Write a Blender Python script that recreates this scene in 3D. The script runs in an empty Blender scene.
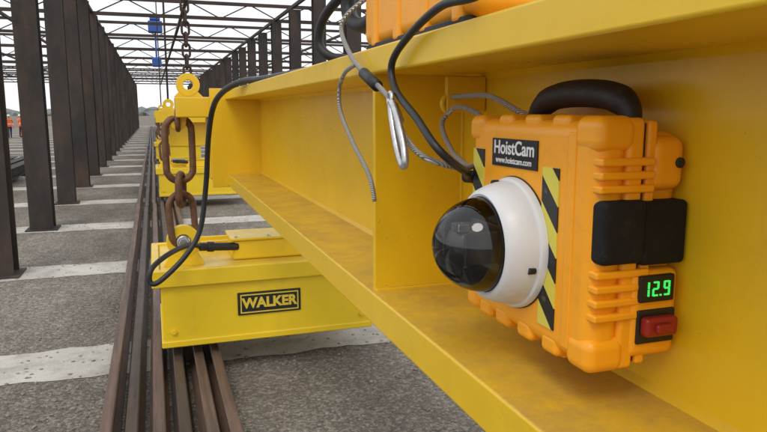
import bpy, bmesh, math, random
from mathutils import Vector, Matrix
random.seed(7)
S=bpy.context.scene
col=S.collection
G=-2.0   # ground height relative to eye level; everything is lifted by 2 m at the end

# ------------------------------------------------------------------ materials
def newmat(name):
    m=bpy.data.materials.new(name); m.use_nodes=True
    nt=m.node_tree
    return m,nt,nt.nodes['Principled BSDF']
def N(nt,t,**k):
    n=nt.nodes.new(t)
    for a,b in k.items():
        if a in n.inputs: n.inputs[a].default_value=b
        else: setattr(n,a,b)
    return n
def noise(nt,vec,scale,detail=4,rough=.6):
    n=N(nt,'ShaderNodeTexNoise'); n.inputs['Scale'].default_value=scale
    n.inputs['Detail'].default_value=detail; n.inputs['Roughness'].default_value=rough
    nt.links.new(vec,n.inputs['Vector']); return n.outputs['Fac']
def ramp(nt,fac,p0,p1,c0=(0,0,0,1),c1=(1,1,1,1)):
    r=N(nt,'ShaderNodeValToRGB'); e=r.color_ramp.elements
    e[0].position=p0;e[1].position=p1;e[0].color=c0;e[1].color=c1
    nt.links.new(fac,r.inputs[0]); return r.outputs[0]
def mix(nt,fac,a,b,mode='MIX'):
    m=N(nt,'ShaderNodeMix',data_type='RGBA',blend_type=mode)
    for s,i in ((fac,0),(a,6),(b,7)):
        if hasattr(s,'is_output'): nt.links.new(s,m.inputs[i])
        else: m.inputs[i].default_value=s
    return m.outputs[2]
def coords(nt,world=True):
    if world: return N(nt,'ShaderNodeNewGeometry').outputs['Position']
    return N(nt,'ShaderNodeTexCoord').outputs['Object']
def c4(c,f=1): return (c[0]*f,c[1]*f,c[2]*f,1)

def mat(name,base,rough=.5,metal=0,var=.15,vscale=4,grime=None,gamt=.4,gscale=6,g0=.55,g1=.75,bump=.02,bscale=60,spec=.5,dust=None,damt=.5,stretch=None,chips=None,streak=None,wave=0):
    m,nt,p=newmat(name)
    v=coords(nt)
    if stretch:
        mp=N(nt,'ShaderNodeMapping'); mp.inputs['Scale'].default_value=stretch
        nt.links.new(v,mp.inputs[0]); v2=mp.outputs[0]
    else: v2=v
    n1=noise(nt,v2,vscale)
    c=mix(nt,ramp(nt,n1,.3,.7),c4(base,1-var),c4(base,1+var))
    if grime:
        n2=noise(nt,v2,gscale,8,.7)
        r=ramp(nt,n2,g0,g1,(0,0,0,1),(gamt,gamt,gamt,1))
        c=mix(nt,r,c,c4(grime))
    if streak:
        mp=N(nt,'ShaderNodeMapping'); mp.inputs['Scale'].default_value=(14,14,1.2)
        nt.links.new(v,mp.inputs[0])
        r=ramp(nt,noise(nt,mp.outputs[0],1.0,5,.6),.58,.82,(0,0,0,1),(.28,.28,.28,1))
        c=mix(nt,r,c,c4(streak))
    if chips:
        r=ramp(nt,noise(nt,v,55,5,.75),.675,.70,(0,0,0,1),(.6,.6,.6,1))
        c=mix(nt,r,c,c4(chips))
    if dust:
        g=N(nt,'ShaderNodeNewGeometry')
        sx=N(nt,'ShaderNodeSeparateXYZ'); nt.links.new(g.outputs['Normal'],sx.inputs[0])
        up=ramp(nt,sx.outputs[2],.5,.95)
        n3=noise(nt,v,6,10,.8)
        d=ramp(nt,n3,.36,.64,(.2*damt,)*3+(1,),(damt,)*3+(1,))
        f=N(nt,'ShaderNodeMath',operation='MULTIPLY')
        nt.links.new(up,f.inputs[0]);nt.links.new(d,f.inputs[1])
        c=mix(nt,f.outputs[0],c,c4(dust))
    nt.links.new(c,p.inputs['Base Color'])
    rr=noise(nt,v,vscale*3)
    mr=N(nt,'ShaderNodeMapRange'); mr.inputs['To Min'].default_value=max(0,rough-.12); mr.inputs['To Max'].default_value=min(1,rough+.15)
    nt.links.new(rr,mr.inputs[0]); nt.links.new(mr.outputs[0],p.inputs['Roughness'])
    p.inputs['Metallic'].default_value=metal
    p.inputs['Specular IOR Level'].default_value=spec
    if bump:
        b=N(nt,'ShaderNodeBump'); b.inputs['Strength'].default_value=.5; b.inputs['Distance'].default_value=bump*.1
        nt.links.new(noise(nt,v,bscale,3),b.inputs['Height'])
        o=b
        if wave:   # slight unevenness of rolled and welded plate
            b2=N(nt,'ShaderNodeBump'); b2.inputs['Strength'].default_value=.6; b2.inputs['Distance'].default_value=wave
            nt.links.new(noise(nt,v,3.2,1),b2.inputs['Height']); nt.links.new(b.outputs[0],b2.inputs['Normal']); o=b2
        nt.links.new(o.outputs[0],p.inputs['Normal'])
    return m

YEL=mat('yellow_paint',(.80,.505,.012),.30,grime=(.42,.25,.03),gamt=.38,gscale=5,g0=.56,g1=.82,var=.05,vscale=2.5,bump=.014,bscale=30,dust=(.34,.23,.09),damt=.8,chips=(.30,.18,.05),streak=(.55,.34,.03),wave=.012)
YEL2=mat('yellow_paint_magnet',(.82,.56,.016),.33,grime=(.42,.26,.04),gamt=.42,gscale=4,g0=.56,g1=.82,var=.06,vscale=2,bump=.01,bscale=30,dust=(.48,.36,.12),damt=.55,chips=(.25,.17,.07),streak=(.55,.37,.05),wave=.01)
ORG=mat('orange_plastic',(.95,.385,.010),.33,var=.03,vscale=10,grime=(.50,.22,.04),gamt=.30,gscale=22,bump=.006,bscale=420)
BLK=mat('black_rubber',(.012,.012,.013),.5,var=.2,vscale=20,grime=(.06,.055,.05),gamt=.5,gscale=30,bump=.01,bscale=300)
BLKF=mat('black_webbing',(.011,.011,.012),.7,var=.3,vscale=30,grime=(.05,.045,.038),gamt=.6,gscale=25,bump=.03,bscale=260,spec=.25)
BLKP=mat('black_plastic',(.01,.01,.012),.35,var=.2,bump=0)
CABLE=mat('cable_rubber',(.016,.016,.018),.45,var=.2,bump=.004,bscale=200)
WHT=mat('white_housing',(.70,.71,.73),.38,var=.03,vscale=8,grime=(.42,.39,.35),gamt=.35,gscale=18,g0=.52,bump=.002,bscale=300)
STEEL=mat('galvanised',(.55,.55,.56),.3,metal=.9,var=.2,vscale=60,bump=.01,bscale=300)
COLM=mat('column_steel',(.034,.028,.026),.75,var=.4,vscale=1.5,grime=(.11,.06,.038),gamt=.6,gscale=2.2,g0=.45,g1=.75,bump=.08,bscale=18,stretch=(1,1,.4))
TRM=mat('truss_steel',(.055,.036,.03),.8,var=.3,vscale=1,bump=0)
CHN=mat('rusty_chain',(.14,.07,.042),.6,metal=.35,var=.35,vscale=14,grime=(.24,.12,.05),gamt=.6,gscale=20,g0=.42,g1=.7,bump=.03,bscale=70)
RUST=mat('rail_steel',(.17,.11,.085),.55,metal=.35,var=.35,vscale=3,grime=(.05,.04,.036),gamt=.8,gscale=2.5,g0=.42,g1=.7,bump=.04,bscale=50,stretch=(6,.35,6))
RUSTD=mat('rail_steel_dark',(.065,.05,.043),.52,metal=.35,var=.35,vscale=3,grime=(.15,.09,.06),gamt=.6,gscale=2.5,g0=.45,g1=.7,bump=.04,bscale=50,stretch=(6,.35,6))
RED=mat('red_plastic',(.28,.015,.012),.35,var=.1,bump=0)
BLU=mat('blue_paint',(.03,.10,.38),.5,var=.1,bump=0)
GRN=mat('green_label',(.05,.45,.08),.5,var=.05,bump=0)
YTX=mat('yellow_lettering',(.72,.52,.04),.5,var=.05,bump=0)
WTX=mat('white_lettering',(.75,.75,.75),.5,var=.02,bump=0)
DRK=mat('dark_lens',(.008,.008,.009),.1,var=.05,bump=0)
INR=mat('dark_camera_frame',(.022,.022,.025),.4,var=.2,bump=0)
def led():
    m,nt,p=newmat('green_digits'); p.inputs['Base Color'].default_value=(.02,.4,.05,1)
    p.inputs['Emission Color'].default_value=(.07,1,.16,1); p.inputs['Emission Strength'].default_value=.7
    return m
LED=led()
def domemat():
    m,nt,p=newmat('clear_dome'); nt.nodes.remove(p)
    out=nt.nodes['Material Output']
    t=N(nt,'ShaderNodeBsdfTransparent'); t.inputs[0].default_value=(.93,.91,.89,1)
    g=N(nt,'ShaderNodeBsdfGlossy'); g.inputs['Roughness'].default_value=.015; g.inputs[0].default_value=(.95,.95,.95,1)
    f=N(nt,'ShaderNodeFresnel'); f.inputs[0].default_value=1.6
    mx=N(nt,'ShaderNodeMixShader')
    nt.links.new(f.outputs[0],mx.inputs[0]);nt.links.new(t.outputs[0],mx.inputs[1]);nt.links.new(g.outputs[0],mx.inputs[2])
    nt.links.new(mx.outputs[0],out.inputs[0]); return m
DOME=domemat()
def hazard():
    m,nt,p=newmat('hazard_tape')
    v=coords(nt); s=N(nt,'ShaderNodeSeparateXYZ'); nt.links.new(v,s.inputs[0])
    a=N(nt,'ShaderNodeMath',operation='SUBTRACT'); nt.links.new(s.outputs[2],a.inputs[0]); nt.links.new(s.outputs[1],a.inputs[1])
    b=N(nt,'ShaderNodeMath',operation='MULTIPLY'); b.inputs[1].default_value=12; nt.links.new(a.outputs[0],b.inputs[0])
    c=N(nt,'ShaderNodeMath',operation='FRACT'); nt.links.new(b.outputs[0],c.inputs[0])
    r=N(nt,'ShaderNodeValToRGB'); r.color_ramp.interpolation='CONSTANT'
    r.color_ramp.elements[0].color=(.012,.012,.012,1); r.color_ramp.elements[1].position=.5; r.color_ramp.elements[1].color=(.72,.62,.08,1)
    nt.links.new(c.outputs[0],r.inputs[0])
    n=noise(nt,v,60,6,.7)
    cc=mix(nt,ramp(nt,n,.58,.72,(0,0,0,1),(.5,.5,.5,1)),r.outputs[0],(.25,.2,.12,1))
    nt.links.new(cc,p.inputs['Base Color']); p.inputs['Roughness'].default_value=.45
    return m
HAZ=hazard()
def ropemat():
    m,nt,p=newmat('wire_rope')
    v=coords(nt)
    w=N(nt,'ShaderNodeTexWave'); w.bands_direction='DIAGONAL'; w.inputs['Scale'].default_value=85; w.inputs['Distortion'].default_value=1
    nt.links.new(v,w.inputs[0])
    c=mix(nt,ramp(nt,w.outputs[1],.1,.8),(.22,.21,.20,1),(.52,.51,.49,1))
    nt.links.new(c,p.inputs['Base Color']); p.inputs['Roughness'].default_value=.4; p.inputs['Metallic'].default_value=.5
    b=N(nt,'ShaderNodeBump'); b.inputs['Distance'].default_value=.002; nt.links.new(w.outputs[1],b.inputs['Height']); nt.links.new(b.outputs[0],p.inputs['Normal'])
    return m
ROPE=ropemat()
def groundmat():
    m,nt,p=newmat('gravel_ground')
    v=coords(nt)
    mp=N(nt,'ShaderNodeMapping'); mp.inputs['Scale'].default_value=(1,.35,1); nt.links.new(v,mp.inputs[0])
    big=noise(nt,mp.outputs[0],.9,5,.6); mid=noise(nt,v,3.5,7,.7)
    vo=N(nt,'ShaderNodeTexVoronoi'); vo.inputs['Scale'].default_value=48; nt.links.new(v,vo.inputs['Vector'])
    vo2=N(nt,'ShaderNodeTexVoronoi'); vo2.inputs['Scale'].default_value=115; nt.links.new(v,vo2.inputs['Vector'])
    c=mix(nt,ramp(nt,big,.38,.62),(.155,.136,.115,1),(.25,.226,.195,1))
    c=mix(nt,ramp(nt,mid,.42,.72,(0,0,0,1),(.6,.6,.6,1)),c,(.12,.10,.082,1))
    bw=N(nt,'ShaderNodeSeparateColor'); nt.links.new(vo.outputs['Color'],bw.inputs[0])
    c=mix(nt,1.0,c,ramp(nt,bw.outputs[0],.35,1.0,(.74,.74,.74,1),(1.5,1.47,1.43,1)),'MULTIPLY')
    bw2=N(nt,'ShaderNodeSeparateColor'); nt.links.new(vo2.outputs['Color'],bw2.inputs[0])
    c=mix(nt,1.0,c,ramp(nt,bw2.outputs[0],0,1,(.72,.72,.72,1),(1.28,1.28,1.28,1)),'MULTIPLY')
    nt.links.new(c,p.inputs['Base Color']); p.inputs['Roughness'].default_value=.95; p.inputs['Specular IOR Level'].default_value=.2
    b=N(nt,'ShaderNodeBump'); b.inputs['Strength'].default_value=.7; b.inputs['Distance'].default_value=.012; b.invert=True
    nt.links.new(vo.outputs['Distance'],b.inputs['Height'])
    b2=N(nt,'ShaderNodeBump'); b2.inputs['Strength'].default_value=.5; b2.inputs['Distance'].default_value=.05
    nt.links.new(mid,b2.inputs['Height']); nt.links.new(b.outputs[0],b2.inputs['Normal'])
    nt.links.new(b2.outputs[0],p.inputs['Normal']); return m
GRD=groundmat()
def concmat():
    m,nt,p=newmat('concrete_strip')
    v=coords(nt)
    c=mix(nt,ramp(nt,noise(nt,v,1.5,5,.6),.35,.65),(.44,.415,.37,1),(.56,.535,.485,1))
    c=mix(nt,ramp(nt,noise(nt,v,4,9,.75),.48,.70,(0,0,0,1),(.8,.8,.8,1)),c,(.25,.22,.18,1))
    c=mix(nt,ramp(nt,noise(nt,v,60,6,.8),.50,.75,(0,0,0,1),(.5,.5,.5,1)),c,(.2,.175,.145,1))
    nt.links.new(c,p.inputs['Base Color']); p.inputs['Roughness'].default_value=.9
    b=N(nt,'ShaderNodeBump'); b.inputs['Distance'].default_value=.01; nt.links.new(noise(nt,v,30,5,.7),b.inputs['Height']); nt.links.new(b.outputs[0],p.inputs['Normal'])
    return m
CON=concmat()

# ------------------------------------------------------------------ builders
def finish(me,name,m,parent,smooth=False,bevel=0,seg=2,sub=0):
    ob=bpy.data.objects.new(name,me); col.objects.link(ob)
    if m: me.materials.append(m)
    if smooth:
        for p in me.polygons: p.use_smooth=True
    if bevel:
        b=ob.modifiers.new('bevel','BEVEL'); b.width=bevel; b.segments=seg; b.limit_method='ANGLE'; b.angle_limit=math.radians(40); b.harden_normals=True
        for p in me.polygons: p.use_smooth=True
    if parent: ob.parent=parent
    return ob
def group(name):
    e=bpy.data.objects.new(name,None); e.empty_display_size=.2; col.objects.link(e); return e
def boxdata(bm,a,b):
    vs=[bm.verts.new((x,y,z)) for x in (a[0],b[0]) for y in (a[1],b[1]) for z in (a[2],b[2])]
    for f in ((0,1,3,2),(4,6,7,5),(0,4,5,1),(2,3,7,6),(0,2,6,4),(1,5,7,3)):
        bm.faces.new([vs[i] for i in f])
def boxes(name,lst,m,parent=None,bevel=.003,seg=2):
    bm=bmesh.new()
    for a,b in lst: boxdata(bm,a,b)
    bmesh.ops.recalc_face_normals(bm,faces=bm.faces)
    me=bpy.data.meshes.new(name); bm.to_mesh(me); bm.free()
    return finish(me,name,m,parent,bevel=bevel,seg=seg)
def box(name,a,b,m,parent=None,bevel=.003,seg=2): return boxes(name,[(a,b)],m,parent,bevel,seg)
def strut(bm,p,q,w):
    p=Vector(p);q=Vector(q);d=(q-p); L=d.length; d.normalize()
    up=Vector((0,0,1)) if abs(d.z)<.9 else Vector((0,1,0))
    s=d.cross(up).normalized()*w/2; t=d.cross(s).normalized()*w/2
    r=[[bm.verts.new(o+a*s+b*t) for a,b in ((-1,-1),(1,-1),(1,1),(-1,1))] for o in (p,q)]
    for i in range(4):
        j=(i+1)%4; bm.faces.new((r[0][i],r[0][j],r[1][j],r[1][i]))
    bm.faces.new(r[0][::-1]);bm.faces.new(r[1])
def catmull(pts,n=8,closed=False):
    P=[Vector(p) for p in pts]; out=[]
    L=len(P)
    rng=range(L) if closed else range(L-1)
    for i in rng:
        if closed: a,b,c,d=P[i-1],P[i],P[(i+1)%L],P[(i+2)%L]
        else:
            a=P[max(i-1,0)];b=P[i];c=P[i+1];d=P[min(i+2,L-1)]
        for k in range(n):
            t=k/n
            out.append(.5*((2*b)+(c-a)*t+(2*a-5*b+4*c-d)*t*t+(3*b-a-3*c+d)*t**3))
    if not closed: out.append(P[-1])
    return out
def tube(name,pts,r,m,parent=None,smoothpath=True,closed=False,n=8,sides=12):
    P=catmull(pts,n,closed) if smoothpath else [Vector(p) for p in pts]
    bm=bmesh.new(); rings=[]; L=len(P); ref=None
    for i,p in enumerate(P):
        if closed: t=(P[(i+1)%L]-P[i-1]).normalized()
        else: t=(P[min(i+1,L-1)]-P[max(i-1,0)]).normalized()
        if ref is None:
            ref=Vector((0,0,1)) if abs(t.z)<.9 else Vector((1,0,0))
        s=(ref-t*ref.dot(t)).normalized(); ref=s; u=t.cross(s)
        rr=r(i/(L-1)) if callable(r) else r
        rings.append([bm.verts.new(p+rr*(math.cos(k*2*math.pi/sides)*s+math.sin(k*2*math.pi/sides)*u)) for k in range(sides)])
    for i in range(L if closed else L-1):
        A=rings[i];B=rings[(i+1)%L]
        off=0
        if closed and i==L-1:
            off=min(range(sides),key=lambda o:(A[0].co-B[o].co).length)
        for k in range(sides):
            bm.faces.new((A[k],A[(k+1)%sides],B[(k+1+off)%sides],B[(k+off)%sides]))
    if not closed:
        bm.faces.new(rings[0][::-1]);bm.faces.new(rings[-1])
    bmesh.ops.recalc_face_normals(bm,faces=bm.faces)
    me=bpy.data.meshes.new(name); bm.to_mesh(me); bm.free()
    return finish(me,name,m,parent,smooth=True)
def lathe(name,prof,center,axis,m,parent=None,seg=64):
    axis=Vector(axis).normalized(); ref=Vector((0,0,1)) if abs(axis.z)<.9 else Vector((1,0,0))
    s=axis.cross(ref).normalized();u=axis.cross(s); c=Vector(center)
    bm=bmesh.new(); R=[]
    for r,h in prof:
        if r<1e-6: R.append([bm.verts.new(c+axis*h)])
        else: R.append([bm.verts.new(c+axis*h+r*(math.cos(a*2*math.pi/seg)*s+math.sin(a*2*math.pi/seg)*u)) for a in range(seg)])
    for A,B in zip(R,R[1:]):
        for k in range(seg):
            j=(k+1)%seg
            if len(A)==1: bm.faces.new((A[0],B[k],B[j]))
            elif len(B)==1: bm.faces.new((A[k],A[j],B[0]))
            else: bm.faces.new((A[k],A[j],B[j],B[k]))
    bmesh.ops.recalc_face_normals(bm,faces=bm.faces)
    me=bpy.data.meshes.new(name); bm.to_mesh(me); bm.free()
    ob=finish(me,name,m,parent,smooth=True)
    e=ob.modifiers.new('es','EDGE_SPLIT'); e.split_angle=math.radians(38)
    return ob
def cyl(name,p,q,r,m,parent=None,seg=24):
    p=Vector(p);q=Vector(q);L=(q-p).length; b=min(r*.15,L*.2)
    return lathe(name,[(0,0),(r-b,0),(r,b),(r,L-b),(r-b,L),(0,L)],p,q-p,m,parent,seg)
def text(name,s,size,loc,cx,cy,m,parent,ext=.0008,bold=0):
    cu=bpy.data.curves.new(name,'FONT'); cu.body=s; cu.size=size; cu.extrude=ext; cu.align_x='CENTER'; cu.align_y='CENTER'; cu.offset=bold
    t=bpy.data.objects.new('tmp',cu); col.objects.link(t)
    bpy.context.view_layer.update()
    me=bpy.data.meshes.new_from_object(t.evaluated_get(bpy.context.evaluated_depsgraph_get()))
    bpy.data.objects.remove(t)
    cx=Vector(cx);cy=Vector(cy);cz=cx.cross(cy)
    M=Matrix((cx,cy,cz)).transposed().to_4x4(); M.translation=Vector(loc)
    me.transform(M); me.materials.clear()
    return finish(me,name,m,parent)
def prism(name,outline,y0,y1,m,parent=None,bevel=.003):
    bm=bmesh.new()
    A=[bm.verts.new((x,y0,z)) for x,z in outline];B=[bm.verts.new((x,y1,z)) for x,z in outline]
    n=len(A)
    for i in range(n): bm.faces.new((A[i],A[(i+1)%n],B[(i+1)%n],B[i]))
    bm.faces.new(A[::-1]);bm.faces.new(B); bmesh.ops.recalc_face_normals(bm,faces=bm.faces)
    me=bpy.data.meshes.new(name); bm.to_mesh(me); bm.free()
    return finish(me,name,m,parent,bevel=bevel)
# fast scatter of low-poly lumps
_b=bmesh.new(); bmesh.ops.create_icosphere(_b,subdivisions=1,radius=1)
ICOV=[v.co.copy() for v in _b.verts]; ICOF=[[v.index for v in f.verts] for f in _b.faces]; _b.free()
def lumps(name,items,m,jit):
    V=[];F=[]
    for (x,y,z),(sx,sy,sz),rot in items:
        o=len(V); c,s=math.cos(rot),math.sin(rot)
        for v in ICOV:
            a=v.x*sx*random.uniform(1-jit,1+jit); b=v.y*sy*random.uniform(1-jit,1+jit)
            V.append((x+a*c-b*s,y+a*s+b*c,z+v.z*sz*random.uniform(1-jit,1+jit)))
        F+= [[o+i for i in f] for f in ICOF]
    me=bpy.data.meshes.new(name); me.from_pydata(V,[],F); return finish(me,name,m,None)

# ------------------------------------------------------------------ ground
def sheet(name,x0,x1,y0,y1,z,m,parent=None,jit=0,n=1):
    bm=bmesh.new(); A=[];B=[]
    ja=jb=0
    for i in range(n+1):
        x=x0+(x1-x0)*i/n
        ja=ja*.6+random.uniform(-jit,jit); jb=jb*.6+random.uniform(-jit,jit)
        A.append(bm.verts.new((x,y0+ja,z)));B.append(bm.verts.new((x,y1+jb,z)))
    for i in range(n): bm.faces.new((A[i],A[i+1],B[i+1],B[i]))
    me=bpy.data.meshes.new(name); bm.to_mesh(me); bm.free(); return finish(me,name,m,parent)
sheet('ground',-500,500,-100,900,G,GRD)
PIT=3.47; Y0=5.65
strips=group('concrete_strips')
for k in range(-1,30):
    y=Y0+PIT*k
    sheet('strip_%d'%(k+2),-16,9,y-.36,y+.36,G+.004,CON,strips,.028,220)

STN=mat('stone',(.23,.205,.175),.9,var=.45,vscale=25,bump=0,spec=.2)
it=[]
for i in range(4200):
    y=3.2+10*random.random()**1.5; x=random.uniform(-3.4,3.4); r=random.uniform(.005,.017)
    it.append(((x,y,G+r*.25),(r*random.uniform(.8,1.5),r,r*.6),random.random()*6))
lumps('loose_gravel',it,STN,.2)

# ------------------------------------------------------------------ steel rails (lying along the yard)
def railmesh(w):
    return [(-w/2,0),(w/2,0),(w/2,.012),(.018,.03),(.010,.045),(.010,.115),(.034,.13),(.036,.155),(.028,.165),(-.028,.165),(-.036,.155),(-.034,.13),(-.010,.115),(-.010,.045),(-.018,.03),(-w/2,.012)]
for i,x in enumerate((-.355,-.205,-.065,.085,.235,.375)):
    segs=group('steel_rail'); y=1.5+random.random()*1.5
    n=0
    while y<88:
        L=12.2; dx=random.uniform(-.012,.012); n+=1
        sk=random.uniform(-.015,.015)
        ob=prism('length_%d'%n,[(x+dx+a,G+.006+b) for a,b in railmesh(.125)],y,y+L-.05,RUSTD if i in (1,3) else RUST,segs,bevel=0)
        for v in ob.data.vertices:
            v.co.x+=sk*(v.co.y-y)/L
        y+=L

# ------------------------------------------------------------------ columns + overhead trusses
def column(x,y,top):
    ob=boxes('steel_column',[((-.18,-.175,0),(.18,-.155,top)),((-.18,.155,0),(.18,.175,top)),((-.009,-.153,0),(.009,.153,top)),((-.25,-.25,0),(.25,.25,.02))],COLM,None,bevel=0)
    ob.location=(x,y,G+.006); ob.rotation_euler[2]=random.uniform(-.05,.05)
    ob.rotation_euler[0]=random.uniform(-.006,.006);ob.rotation_euler[1]=random.uniform(-.006,.006)
XL,XR=-1.88,4.7
for k in range(1,26): column(XL,Y0+PIT*k,5.4)
for k in range(3,26): column(XR,Y0+PIT*k,5.4)
def truss(y,x0,x1,zb,h):
    bm=bmesh.new()
    strut(bm,(x0,y,zb),(x1,y,zb),.12); strut(bm,(x0,y,zb+h),(x1,y,zb+h),.12)
    x=x0; up=False
    while x<x1-1:
        strut(bm,(x,y,zb+(h if up else 0)),(x+1.1,y,zb+(0 if up else h)),.04); x+=1.1; up=not up
    bmesh.ops.recalc_face_normals(bm,faces=bm.faces)
    me=bpy.data.meshes.new('roof_truss'); bm.to_mesh(me); bm.free(); finish(me,'roof_truss',TRM,None)
for k in range(4,26,2): truss(Y0+PIT*k,-26,24,3.48,.55)
pur=group('roof_purlins')
bm=bmesh.new()
for x in (-24,-18,-13,-8.5,-5,XL,1.2,XR,8.5,13,18,23):
    strut(bm,(x,Y0+PIT*4,3.42+.12),(x,Y0+PIT*25,3.42+.12),.10)
me=bpy.data.meshes.new('purlins'); bm.to_mesh(me); bm.free(); finish(me,'purlins',TRM,pur)

h=group('electric_hoist')
box('motor_body',(.0,39.6,4.35),(.75,40.4,4.95),BLU,h,.05)
box('trolley',(.1,39.7,5.0),(.65,40.3,5.3),BLU,h,.04)
box('lower_block',(.12,39.7,2.5),(.62,40.3,3.0),BLU,h,.06)
cyl('hoist_rope',(.37,40,2.9),(.37,40,4.4),.05,BLU,h,8)
cyl('hanger_rod',(.37,40,5.2),(.37,40,5.35),.04,TRM,h,8)

# ------------------------------------------------------------------ main yellow spreader beam
XO,XW=.51,.765; XI=2*XW-XO
ZB,ZT=-.458,.092
def ibeam(parent,ya,yb,xo,xw,zb,zt,tb=.085,tt=.063,m=YEL,stiff=()):
    xi=2*xw-xo
    box('bottom_flange',(xo,ya,zb-tb),(xi,yb,zb),m,parent,.006,3)
    box('top_flange',(xo,ya,zt),(xi,yb,zt+tt),m,parent,.006,3)
    box('web',(xw,ya,zb-.001),(xw+.025,yb,zt+.001),m,parent,.001)
    for z,s in ((zb,1),(zt,-1)):
        prism('weld',[(xw+.001,z-.001*s),(xw+.001,z+.014*s),(xw-.012,z-.001*s)],ya,yb,m,parent,0)
    for y in stiff:
        box('stiffener',(xo+.012,y,zb-.001),(xw+.002,y+.018,zt+.001),m,parent,.002)
        box('stiffener_back',(xw+.024,y,zb-.001),(xi-.012,y+.018,zt+.001),m,parent,.002)
        bm=bmesh.new()
        for p,q in (((xo+.014,y-.001,zb+.002),(xw,y-.001,zb+.002)),((xw-.002,y-.001,zb),(xw-.002,y-.001,zt))):
            strut(bm,p,q,.011)
        me=bpy.data.meshes.new('stiffener_weld'); bm.to_mesh(me); bm.free(); finish(me,'stiffener_weld',m,parent,bevel=.003)
sb=group('lifting_spreader_beam')
ibeam(sb,-1.2,5.08,XO,XW,ZB,ZT,stiff=(-.4,1.585))
box('end_plate',(.40,5.08,ZB-.10),(1.13,5.11,ZT+.08),YEL,sb,.004)
box('cross_arm',(.16,5.112,-.04),(1.37,5.40,.11),YEL,sb,.01)
box('cross_arm_lower',(.385,5.112,-.50),(1.14,5.38,-.041),YEL,sb,.01)
def padeye(name,c,r,hole,th,m,parent,base):
    x,y,z=c
    bm=bmesh.new(); seg=40; ring={}
    for side,yy in ((0,y-th/2),(1,y+th/2)):
        ring[side]=([bm.verts.new((x+r*math.cos(a*2*math.pi/seg),yy,z+r*math.sin(a*2*math.pi/seg))) for a in range(seg)],
                    [bm.verts.new((x+hole*math.cos(a*2*math.pi/seg),yy,z+hole*math.sin(a*2*math.pi/seg))) for a in range(seg)])
    for k in range(seg):
        j=(k+1)%seg
        for s in (0,1): bm.faces.new((ring[s][0][k],ring[s][0][j],ring[s][1][j],ring[s][1][k]))
        for q in (0,1): bm.faces.new((ring[0][q][k],ring[0][q][j],ring[1][q][j],ring[1][q][k]))
    bmesh.ops.recalc_face_normals(bm,faces=bm.faces)
    me=bpy.data.meshes.new(name); bm.to_mesh(me); bm.free()
    finish(me,name,m,parent,bevel=.006)
    prism(name+'_neck',[(x-r*1.25,base),(x+r*1.25,base),(x+r*.72,z-hole*1.25),(x-r*.72,z-hole*1.25)],y-th*.45,y+th*.45,m,parent,.004)
padeye('lifting_eye',(.26,5.25,.20),.085,.035,.06,YEL,sb,.111)
padeye('chain_lug',(.175,5.25,-.075),.06,.025,.05,YEL,sb,-.02)
box('eye_bracket',(.66,1.46,.00),(.764,1.475,.085),YEL,sb,.004)
tube('eye_ring',[(.67+.018*math.cos(a),1.467+.0*a,.02+.02*math.sin(a)) for a in [i*math.pi/4 for i in range(8)]],.006,YEL,sb,closed=True)

sc=group('crane_sling_chain')
def link(name,c,h,w,r,ang,m,parent,tilt=0):
    pts=[]
    rr=w/2; s=h/2-rr
    for i in range(9): a=math.pi*i/8; pts.append((rr*math.cos(a),s+rr*math.sin(a)))
    for i in range(9): a=math.pi+math.pi*i/8; pts.append((rr*math.cos(a),-s+rr*math.sin(a)))
    ca,sa=math.cos(ang),math.sin(ang); ct_,st_=math.cos(tilt),math.sin(tilt)
    P=[(c[0]+(x*ct_+z*st_)*ca,c[1]+x*sa,c[2]+z*ct_-x*st_) for x,z in pts]
    return tube(name,P,r,m,parent,closed=True,n=2,sides=10)
z=.27;i=0
while z<4.2:
    link('link_%d'%i,(.26,5.25,z+.02),.10,.052,.009,.2+(i%2)*math.pi/2,TRM,sc); z+=.08;i+=1

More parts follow.
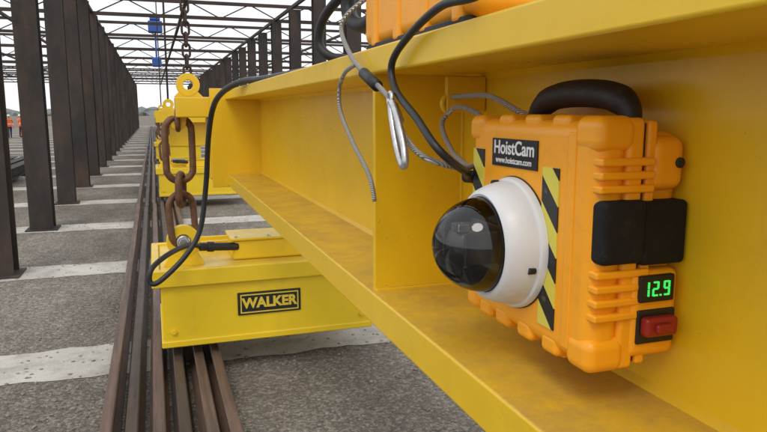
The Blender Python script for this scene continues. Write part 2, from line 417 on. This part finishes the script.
# ------------------------------------------------------------------ magnets
def magnet(x0,x1,y0,y1,zt,zb,detail=True,lugx=.175):
    g=group('lifting_magnet')
    box('housing',(x0+.06,y0+.035,zb),(x1-.06,y1-.035,zt-.02),YEL2,g,.015,3)
    boxes('top_rim',[((x0,y0,zt-.13),(x1,y0+.06,zt)),((x0,y1-.06,zt-.13),(x1,y1,zt)),((x0,y0+.06,zt-.13),(x0+.06,y1-.06,zt)),((x1-.06,y0+.06,zt-.13),(x1,y1-.06,zt))],YEL2,g,.01)
    box('bottom_shoe',(x0+.05,y0+.025,zb-.002),(x1-.05,y1-.025,zb+.05),YEL2,g,.01)
    y=y0+.25
    padeye('lug',(lugx,y,zt+.17),.125,.055,.07,YEL2,g,zt-.021)
    cyl('lug_pin',(lugx,y-.07,zt+.17),(lugx,y+.07,zt+.17),.05,STEEL,g,20)
    cyl('lug_pin_nut',(lugx,y-.085,zt+.17),(lugx,y-.069,zt+.17),.036,STEEL,g,6)
    padeye('lug_far',(x1-.25,y,zt+.17),.115,.05,.07,YEL2,g,zt-.021)
    box('terminal_box',(x0+.62,y0+.28,zt-.02),(x0+1.2,y0+.66,zt+.14),YEL2,g,.02)
    box('terminal_lid',(x0+.60,y0+.26,zt+.14),(x0+1.22,y0+.68,zt+.16),YEL2,g,.006)
    for bx in (x0+.65,x0+.91,x0+1.17):
        cyl('lid_bolt',(bx,y0+.30,zt+.159),(bx,y0+.30,zt+.175),.014,STEEL,g,6)
    cyl('connector',(x0+.36,y0+.2,zt+.125),(x0+.66,y0+.30,zt+.09),.032,BLK,g)
    cyl('connector_collar',(x0+.42,y0+.22,zt+.118),(x0+.47,y0+.235,zt+.112),.04,BLK,g)
    boxes('top_ribs',[((x0+.2,y0+.75,zt-.02),(x1-.1,y0+.79,zt+.06)),((x0+.2,y0+.98,zt-.02),(x1-.1,y0+1.01,zt+.06))],YEL2,g,.005)
    if detail:
        px0,px1,pz0,pz1=.545,1.035,-1.55,-1.37
        yf=y0+.035
        box('nameplate',(px0,yf-.012,pz0),(px1,yf+.002,pz1),BLK,g,.006)
        t=.009
        boxes('nameplate_border',[((px0+.02,yf-.016,pz1-.025),(px1-.02,yf-.011,pz1-.025+t)),((px0+.02,yf-.016,pz0+.025-t),(px1-.02,yf-.011,pz0+.025)),
            ((px0+.02,yf-.016,pz0+.025),(px0+.02+t,yf-.011,pz1-.025)),((px1-.02-t,yf-.016,pz0+.025),(px1-.02,yf-.011,pz1-.025))],YTX,g,0)
        text('nameplate_lettering','WALKER',.108,((px0+px1)/2,yf-.014,(pz0+pz1)/2),(.98,0,0),(0,0,1),YTX,g,.002,.0045)
    for x in (x0+.14,x1-.14):
        cyl('bolt',(x,y0+.036,zb+.12),(x,y0+.015,zb+.12),.022,YEL2,g,6)
    c=group('hoist_chain')
    zt0=-.06; zl=zt+.17
    tot=zt0-zl
    h1=tot*.52
    link('link_1',(lugx,y,zt0-h1/2+.02),h1,.20,.026,.25,CHN,c)
    link('link_2',(lugx,y,zt0-h1-.045),.24,.15,.026,1.3,CHN,c,.08)
    h3=(zt0-h1-.12)-(zl-.03)
    link('link_3',(lugx,y,(zt0-h1-.09+zl-.02)/2),h3+.05,.20,.026,.45,CHN,c,-.05)
    link('link_0',(lugx,y,zt0+.0),.14,.10,.02,1.5,CHN,c)
    return g
magnet(-.07,1.68,5.0,6.15,-1.15,-1.75)

pc=group('power_cable')
tube('cable',[(.60,3.0,.168),(.55,3.5,.168),(.489,3.95,.172),(.42,4.35,.12),(.38,4.6,.02),(.352,4.72,-.189),(.33,4.8,-.507),(.276,4.8,-.825),(.163,4.75,-1.0),(-.011,4.7,-1.15),(-.074,4.7,-1.15),(-.057,4.72,-1.06),(.06,4.88,-1.0),(.20,5.1,-.99),(.30,5.2,-1.02)],.019,CABLE,pc)
tube('cable_run',[(.60,3.0,.168),(.66,2.4,.168),(.60,2.05,.168)],.019,CABLE,pc)

for yy in (15.0,27.0):
    s2=group('lifting_spreader_beam')
    ibeam(s2,yy,yy+8,.35,.70,-.62,-.05,m=YEL,stiff=(yy+2,yy+5))
    box('end_plate',(.30,yy-.03,-.72),(1.12,yy-.001,.05),YEL,s2,.004)
    box('cross_arm',(.05,yy-.34,-.22),(1.5,yy-.031,.03),YEL,s2,.01)
    padeye('lifting_eye',(.32,yy-.2,.16),.11,.045,.07,YEL,s2,.031)
    padeye('lifting_eye_b',(.9,yy-.2,.16),.11,.045,.07,YEL,s2,.031)
    g=magnet(-.0,1.75,yy-.5,yy+.65,-1.15,-1.75,False,.2)
    c2=group('crane_sling_chain'); tube('rope',[(.32,yy-.2,.2),(.32,yy-.2,4.2)],.02,TRM,c2,False,sides=6)

# ------------------------------------------------------------------ HOIST CAMERA (orange case with dome)
hc=group('hoist_camera_case')
YN,YF=.80,1.21; ZL,ZH=-.392,-.008
box('lid',(.60,YN+.004,ZL+.004),(.662,YF-.004,ZH-.004),ORG,hc,.026,8)
box('rim',(.652,YN,ZL),(.682,YF,ZH),ORG,hc,.008,3)
box('gasket_line',(.6825,YN+.008,ZL+.008),(.6875,YF-.008,ZH-.008),BLK,hc,.001)
box('body_rim',(.688,YN+.002,ZL+.004),(.706,YF-.002,ZH-.004),ORG,hc,.006,3)
box('body',(.700,YN+.016,ZL+.022),(.7635,YF-.016,ZH-.02),ORG,hc,.022,5)
boxes('lid_end_ribs',[((.604,YN-.005,z),(.70,YN+.03,z+.012)) for z in (-.118,-.098,-.078,-.246,-.268,-.290,-.312)],ORG,hc,.004,3)
boxes('lid_face_panel',[((.5975,YN+.052,-.37),(.61,YN+.072,-.03))],ORG,hc,.0024,2)
boxes('lid_corner_bumpers',[((.5965,YN-.003,ZL-.003),(.668,YN+.062,ZL+.052)),((.5965,YN-.003,ZH-.05),(.668,YN+.062,ZH+.003)),
      ((.5965,YF-.055,ZL-.003),(.668,YF+.003,ZL+.05)),((.5965,YF-.055,ZH-.05),(.668,YF+.003,ZH+.003))],ORG,hc,.018,6)
boxes('lid_bottom_ribs',[((.600,y,ZL-.006),(.68,y+.05,ZL+.03)) for y in (.885,.965,1.045,1.11)],ORG,hc,.012,4)
boxes('lid_top_ribs',[((.606,y,ZH-.02),(.68,y+.05,ZH+.004)) for y in (.885,.97,1.06)],ORG,hc,.010,4)
box('strap_lid_part',(.606,YN-.013,-.224),(.684,YN+.06,-.128),BLKF,hc,.010,4)
box('strap_body_part',(.680,YN-.009,-.229),(.762,YN+.06,-.131),BLKF,hc,.008,4)
boxes('bottom_latch',[((.625,.90,ZL-.014),(.715,.955,ZL+.004)),((.625,1.07,ZL-.014),(.715,1.125,ZL+.004))],ORG,hc,.005,3)
box('side_hump',(.694,YN-.002,-.118),(.760,YN+.09,-.035),ORG,hc,.020,5)
cyl('purge_valve',(.744,YN-.006,-.075),(.744,YN+.01,-.075),.008,BLK,hc,16)
box('lower_hump',(.668,YN-.004,-.375),(.758,YN+.06,-.236),ORG,hc,.014,5)
box('meter_bezel',(.680,YN-.010,-.286),(.744,YN+.01,-.244),BLKP,hc,.003,2)
def seg7(ch,x,z,w,h,t):
    on={'1':'bc','2':'abged','9':'abcdfg'}[ch]; B=[]
    y0,y1=YN-.0118,YN-.0098; g_=.0006
    R={'a':((x+g_+t*.4,z+h-t),(x+w-g_-t*.4,z+h)),'d':((x+g_+t*.4,z),(x+w-g_-t*.4,z+t)),'g':((x+g_+t*.4,z+h/2-t/2),(x+w-g_-t*.4,z+h/2+t/2)),
       'b':((x+w-t,z+h/2+g_),(x+w,z+h-g_)),'c':((x+w-t,z+g_),(x+w,z+h/2-g_)),'f':((x,z+h/2+g_),(x+t,z+h-g_)),'e':((x,z+g_),(x+t,z+h/2-g_))}
    for s in on:
        a,b=R[s]; B.append(((a[0],y0,a[1]),(b[0],y1,b[1])))
    return B
L7=seg7('1',.684,-.276,.0115,.023,.0026)+seg7('2',.7015,-.276,.0115,.023,.0026)+seg7('9',.722,-.276,.0115,.023,.0026)+[((.7155,YN-.0118,-.276),(.7182,YN-.0098,-.2733))]
boxes('meter_digits',L7,LED,hc,0)
box('red_switch',(.686,YN-.022,-.338),(.746,YN,-.308),RED,hc,.006,3)
box('red_switch_tab',(.70,YN-.030,-.330),(.73,YN-.02,-.316),RED,hc,.004,2)
box('switch_base',(.680,YN-.008,-.352),(.750,YN,-.298),BLKP,hc,.003,2)
box('hazard_tape',(.598,.893,-.352),(.6005,.940,-.088),HAZ,hc,0)
box('hazard_tape_far',(.598,1.145,-.352),(.6005,1.19,-.070),HAZ,hc,0)
box('label',(.5975,.957,-.097),(.6005,1.112,-.047),BLKP,hc,0)
text('label_lettering','HoistCam',.034,(.597,1.035,-.064),(0,-1,0),(0,0,1),WTX,hc,.0004,.0006)
text('label_lettering_small','www.hoistcam.com',.0155,(.597,1.035,-.086),(0,-1,0),(0,0,1),WTX,hc,.0004,.0002)
tube('handle',[(.69,1.12,-.035),(.69,1.105,.0),(.685,1.06,.022),(.68,1.0,.030),(.68,.93,.030),(.685,.875,.022),(.69,.85,.002),(.69,.845,-.03)],lambda t:.013+.010*min(1,4*min(t,1-t)),BLK,hc)
# dome camera
cx=.60; cyy=1.03; cz=-.230
ax=(-1,0,0)
lathe('dome_housing',[(.116,-.004),(.117,.006),(.1145,.012),(.110,.014),(.1085,.028),(.104,.044),(.098,.058),(.093,.064),(.089,.066),(.0845,.064),(.084,.048)],(cx,cyy,cz),ax,WHT,hc)
lathe('housing_gasket',[(.1185,-.002),(.1185,.002),(.11,.002)],(cx,cyy,cz),ax,BLKP,hc)
for a in (75,195,315):
    a=math.radians(a)
    p=Vector((cx-.028,cyy+.1075*math.cos(a),cz+.1075*math.sin(a)))
    cyl('housing_screw',p+Vector((.01,0,0)),p+Vector((-.003,0,0)),.006,BLKP,hc,12)
dc=(.538,cyy,cz)
prof=[(.0835,-.004)]+[(.0835*math.cos(a),.0835*math.sin(a)*1.08) for a in [i*math.pi/2/24 for i in range(24)]]+[(0,.0902)]
lathe('dome_bubble',prof,dc,ax,DOME,hc)
lathe('inner_ring',[(.083,-.012),(.083,-.002),(.077,.001),(.070,-.002),(.068,-.02)],dc,ax,BLKP,hc)
lathe('inner_back',[(0,-.018),(.070,-.018)],dc,ax,BLKP,hc)
boxes('gimbal_arms',[((.482,cyy-.046,cz-.026),(.552,cyy-.039,cz+.030)),((.482,cyy+.039,cz-.026),(.552,cyy+.046,cz+.030))],INR,hc,.003)
boxes('circuit_board',[((.542,cyy-.055,cz-.04),(.546,cyy+.055,cz+.04))],BLKP,hc,.001)
lathe('camera_ball',[(.037*math.cos(a),.037*math.sin(a)) for a in [-math.pi/2+i*math.pi/16 for i in range(17)]],(.508,cyy,cz+.004),(-.8,-.4,-.5),INR,hc)
d=Vector((-.72,-.25,-.66)).normalized(); p=Vector((.508,cyy,cz+.004))
cyl('lens_barrel',p,p+d*.056,.021,BLKP,hc)
cyl('lens_ring',p+d*.049,p+d*.0555,.0225,INR,hc)
cyl('lens_glass',p+d*.0555,p+d*.0575,.015,DRK,hc)
box('sensor_tab',(.478,cyy-.028,cz+.028),(.500,cyy+.002,cz+.042),STEEL,hc,.002)
boxes('magnet_feet',[((.7634,y,z),(.7649,y+.06,z+.06)) for y in (.86,1.1) for z in (-.33,-.12)],BLK,hc,0)

# ------------------------------------------------------------------ second case on top of beam
tc=group('battery_case')
box('case_body',(.535,1.06,.165),(.80,1.72,.45),ORG,tc,.03,5)
box('case_rim',(.525,1.05,.30),(.81,1.73,.325),ORG,tc,.006,3)
boxes('case_ribs',[((.528,y,.160),(.56,y+.04,.29)) for y in (1.12,1.28,1.44,1.60)],ORG,tc,.01,3)
box('case_foot',(.53,1.1,.156),(.80,1.68,.17),BLK,tc,.003)
tube('case_handle',[(.57,1.70,.25),(.56,1.78,.235),(.555,1.87,.25),(.55,1.91,.29),(.55,1.90,.35),(.56,1.82,.39),(.57,1.72,.40)],.022,BLK,tc)
box('indicator_label',(.523,1.10,.20),(.530,1.16,.23),GRN,tc,.002)
tube('case_lead',[(.53,1.10,.235),(.50,1.05,.215),(.50,.98,.20),(.53,.90,.21),(.6,.8,.3)],.007,CABLE,tc)

st=group('lashing_strap')
tube('strap',[(.60,1.98,.158),(.52,2.00,.165),(.49,2.03,.21),(.50,2.0,.28),(.54,1.9,.34),(.62,1.78,.42)],.014,BLK,st)

ws=group('wire_rope_sling')
tube('rope_main',[(.55,1.70,.30),(.50,1.745,.255),(.485,1.755,.215),(.485,1.68,.150),(.485,1.57,.098),(.48,1.42,.053),(.485,1.34,.012),(.485,1.30,-.035),(.49,1.22,-.078),(.53,1.19,-.10),(.60,1.213,-.11),(.66,1.22,-.08)],.0062,ROPE,ws)
tube('rope_tail',[(.48,1.62,.115),(.478,1.70,.10),(.478,1.755,.06),(.48,1.75,.0),(.48,1.64,-.075),(.48,1.50,-.15),(.48,1.46,-.205)],.0055,ROPE,ws)
tube('rope_back',[(.60,1.216,-.11),(.62,1.34,-.085),(.64,1.44,-.03),(.66,1.43,.005),(.66,1.37,.010),(.66,1.28,-.01),(.66,1.23,-.05)],.006,ROPE,ws)
tube('rope_back_loop',[(.68,1.47,.035),(.66,1.40,.035),(.66,1.27,.035),(.66,1.20,.022),(.67,1.14,.0),(.69,1.11,-.012)],.006,ROPE,ws)
tube('crimp_sleeve',[(.483,1.55,.092),(.480,1.44,.058)],.0135,BLK,ws,False)
tube('crimp_ferrule',[(.484,1.345,.014),(.485,1.31,-.02)],.011,STEEL,ws,False)
k=group('snap_hook')
a=Vector((.472,1.325,.02)); b=Vector((.465,1.225,-.105)); d=(b-a).normalized(); s=d.cross(Vector((1,0,0))).normalized()
mid=(a+b)/2; hl=(b-a).length/2
P=[mid+d*hl*math.cos(t)*1.0+s*.018*math.sin(t)*(1+.25*math.cos(t)) for t in [i*2*math.pi/14 for i in range(14)]]
tube('hook_body',P,.0075,STEEL,k,closed=True,n=4)
tube('hook_gate',[mid+s*.012-d*hl*.5,mid+s*.012+d*hl*.55],.007,STEEL,k,False)
tube('hook_eye',[a+d*(-.01)+s*.012*math.cos(t)+d*.012*math.sin(t) for t in [i*math.pi/4 for i in range(8)]],.005,STEEL,k,closed=True)

sg=group('signal_cable')
tube('cable',[(.53,.90,.235),(.50,.98,.185),(.492,1.12,.185),(.488,1.27,.148),(.488,1.365,.102),(.488,1.34,.046),(.488,1.22,-.012),(.49,1.14,-.058),(.52,1.13,-.09),(.57,1.17,-.115),(.60,1.215,-.13)],.0078,CABLE,sg)
cyl('cable_gland',(.61,1.204,-.13),(.60,1.23,-.13),.013,BLK,sg,16)

# ------------------------------------------------------------------ stacked steel sections on the left
ss=group('steel_section_stack')
for i in range(5):
    x=-5.8+i*.42
    boxes('section_%d'%i,[((x,17,G+.11),(x+.3,27,G+.13)),((x,17,G+.40),(x+.3,27,G+.42)),((x+.14,17,G+.13),(x+.16,27,G+.40))],COLM,ss,0)
boxes('timber_bearers',[((-6,y,G),(-3.7,y+.15,G+.11)) for y in (18,22,26)],CON,ss,.01)

# ------------------------------------------------------------------ people far away on the left
def clothing(name,vest,trou):
    m,nt,p=newmat(name)
    v=coords(nt,False); s=N(nt,'ShaderNodeSeparateXYZ'); nt.links.new(v,s.inputs[0])
    r=N(nt,'ShaderNodeValToRGB'); r.color_ramp.interpolation='CONSTANT'; e=r.color_ramp.elements
    e[0].color=(.02,.02,.02,1); e[1].position=.04; e[1].color=trou
    x=e.new(.50); x.color=vest
    x=e.new(.60); x.color=(.7,.7,.6,1)
    x=e.new(.63); x.color=vest
    x=e.new(.835); x.color=(.45,.25,.17,1)
    mm=N(nt,'ShaderNodeMath',operation='DIVIDE'); mm.inputs[1].default_value=1.78; nt.links.new(s.outputs[2],mm.inputs[0])
    nt.links.new(mm.outputs[0],r.inputs[0]); nt.links.new(r.outputs[0],p.inputs['Base Color']); p.inputs['Roughness'].default_value=.8
    return m
VO=clothing('orange_workwear',(.9,.16,.03,1),(.03,.035,.06,1)); VY=clothing('orange_overalls',(.9,.2,.04,1),(.8,.14,.03,1))
HAT=mat('hard_hat',(.75,.75,.72),.4,var=.02,bump=0)
def person(x,y,rot,stride=.15,arm=.1,cl=None):
    g=group('worker')
    V=[(0,0,.93,.15,.11),(0,0,1.15,.145,.10),(0,0,1.38,.17,.11),(0,0,1.50,.06,.06),(0,-.01,1.60,.085,.095),(0,-.01,1.70,.08,.09),
       (.20,0,1.42,.06,.06),(.26,arm,1.15,.045,.045),(.25,arm*-1.2,.92,.035,.035),(.25,arm*-1.5,.83,.04,.03),
       (-.20,0,1.42,.06,.06),(-.26,-arm,1.15,.045,.045),(-.25,-arm*1.8,.92,.035,.035),(-.25,-arm*2.1,.83,.04,.03),
       (.10,0,.86,.09,.10),(.11,stride*.7,.48,.065,.065),(.11,stride,.09,.045,.05),(.12,stride-.16,.04,.045,.035),
       (-.10,0,.86,.09,.10),(-.11,-stride*.8,.48,.065,.065),(-.11,-stride,.09,.045,.05),(-.12,-stride-.16,.04,.045,.035)]
    E=[(0,1),(1,2),(2,3),(3,4),(4,5),(2,6),(6,7),(7,8),(8,9),(2,10),(10,11),(11,12),(12,13),(0,14),(14,15),(15,16),(16,17),(0,18),(18,19),(19,20),(20,21)]
    me=bpy.data.meshes.new('body'); me.from_pydata([v[:3] for v in V],E,[]); me.materials.append(cl or VO)
    ob=bpy.data.objects.new('body',me); col.objects.link(ob)
    ob.modifiers.new('skin','SKIN')
    for i,v in enumerate(V):
        me.skin_vertices[0].data[i].radius=(v[3],v[4]); me.skin_vertices[0].data[i].use_root=(i==0)
    ob.modifiers.new('s','SUBSURF').levels=1
    ob.parent=g
    lathe('hard_hat',[(.125,1.69),(.115,1.70),(.112,1.75),(.085,1.80),(.04,1.825),(0,1.83)],(0,-.01,0),(0,0,1),HAT,g,16)
    g.location=(x,y,G); g.rotation_euler[2]=rot
    return g
workers=[person(-10.45,58.0,.4),person(-9.9,59.5,2.2,.08),person(-10.9,56.0,-1.0,.2),person(-10.3,61.5,1.2,.05,.1,VY),person(-13.6,66.0,.8,.1,.1,VY),person(-9.2,57.0,3.0,.12)]

# ------------------------------------------------------------------ distant tree line
TREE=mat('distant_trees_hazed',(.20,.22,.21),.95,var=.2,vscale=.3,bump=0,spec=0)  # pale grey base: distance haze is mixed into the tree colour
it=[]
for i in range(900):
    x=random.uniform(-420,420); y=random.uniform(390,440); r=random.uniform(1.6,3.6)
    it.append(((x,y,G+random.uniform(0,3.0)+1.5*math.sin(x*.02)),(r*1.9,r,r*.7),random.random()*.6))
lumps('distant_tree_line',it,TREE,.25)

# ------------------------------------------------------------------ recentre parents, lift to world ground = 0
bpy.context.view_layer.update()
for ob in [o for o in S.objects if o.parent is None]:
    if ob.type=='EMPTY' and ob not in workers and ob.children:
        lo=Vector((1e9,)*3);hi=Vector((-1e9,)*3)
        for c in ob.children:
            for v in c.data.vertices:
                for q in range(3): lo[q]=min(lo[q],v.co[q]);hi[q]=max(hi[q],v.co[q])
        c0=(lo+hi)/2
        for c in ob.children: c.location=c.location-c0
        ob.location=c0
    ob.location.z+=2.0

# ------------------------------------------------------------------ light
w=bpy.data.worlds.new('World'); S.world=w; w.use_nodes=True; nt=w.node_tree; bg=nt.nodes['Background']
el,az=math.radians(52),math.radians(215)
sky=nt.nodes.new('ShaderNodeTexSky'); sky.sky_type='NISHITA'; sky.sun_disc=False; sky.sun_elevation=el; sky.sun_rotation=az; sky.dust_density=4
mul=N(nt,'ShaderNodeMix',data_type='RGBA',blend_type='MIX'); mul.inputs[0].default_value=.9
nt.links.new(sky.outputs[0],mul.inputs[6]); mul.inputs[7].default_value=(9.5,9.7,9.9,1)   # overcast cloud layer
nt.links.new(mul.outputs[2],bg.inputs[0]); bg.inputs[1].default_value=.118
sd=bpy.data.lights.new('sun','SUN'); sd.energy=1.0; sd.angle=math.radians(22); sd.color=(1,.96,.9)
so=bpy.data.objects.new('sun',sd); col.objects.link(so)
dirv=Vector((math.sin(az)*math.cos(el),math.cos(az)*math.cos(el),math.sin(el)))
so.rotation_euler=dirv.to_track_quat('Z','Y').to_euler(); so.location=(0,0,30)
S.view_settings.view_transform='Standard'; S.view_settings.look='None'; S.view_settings.exposure=0
cd=bpy.data.cameras.new('camera'); co=bpy.data.objects.new('camera',cd); col.objects.link(co)
co.location=(0,0,2.0); co.rotation_euler=(math.radians(90-8.9),0,math.radians(-18.97))
cd.sensor_width=36; cd.lens=31.17; cd.clip_start=.05; cd.clip_end=2000
S.camera=co
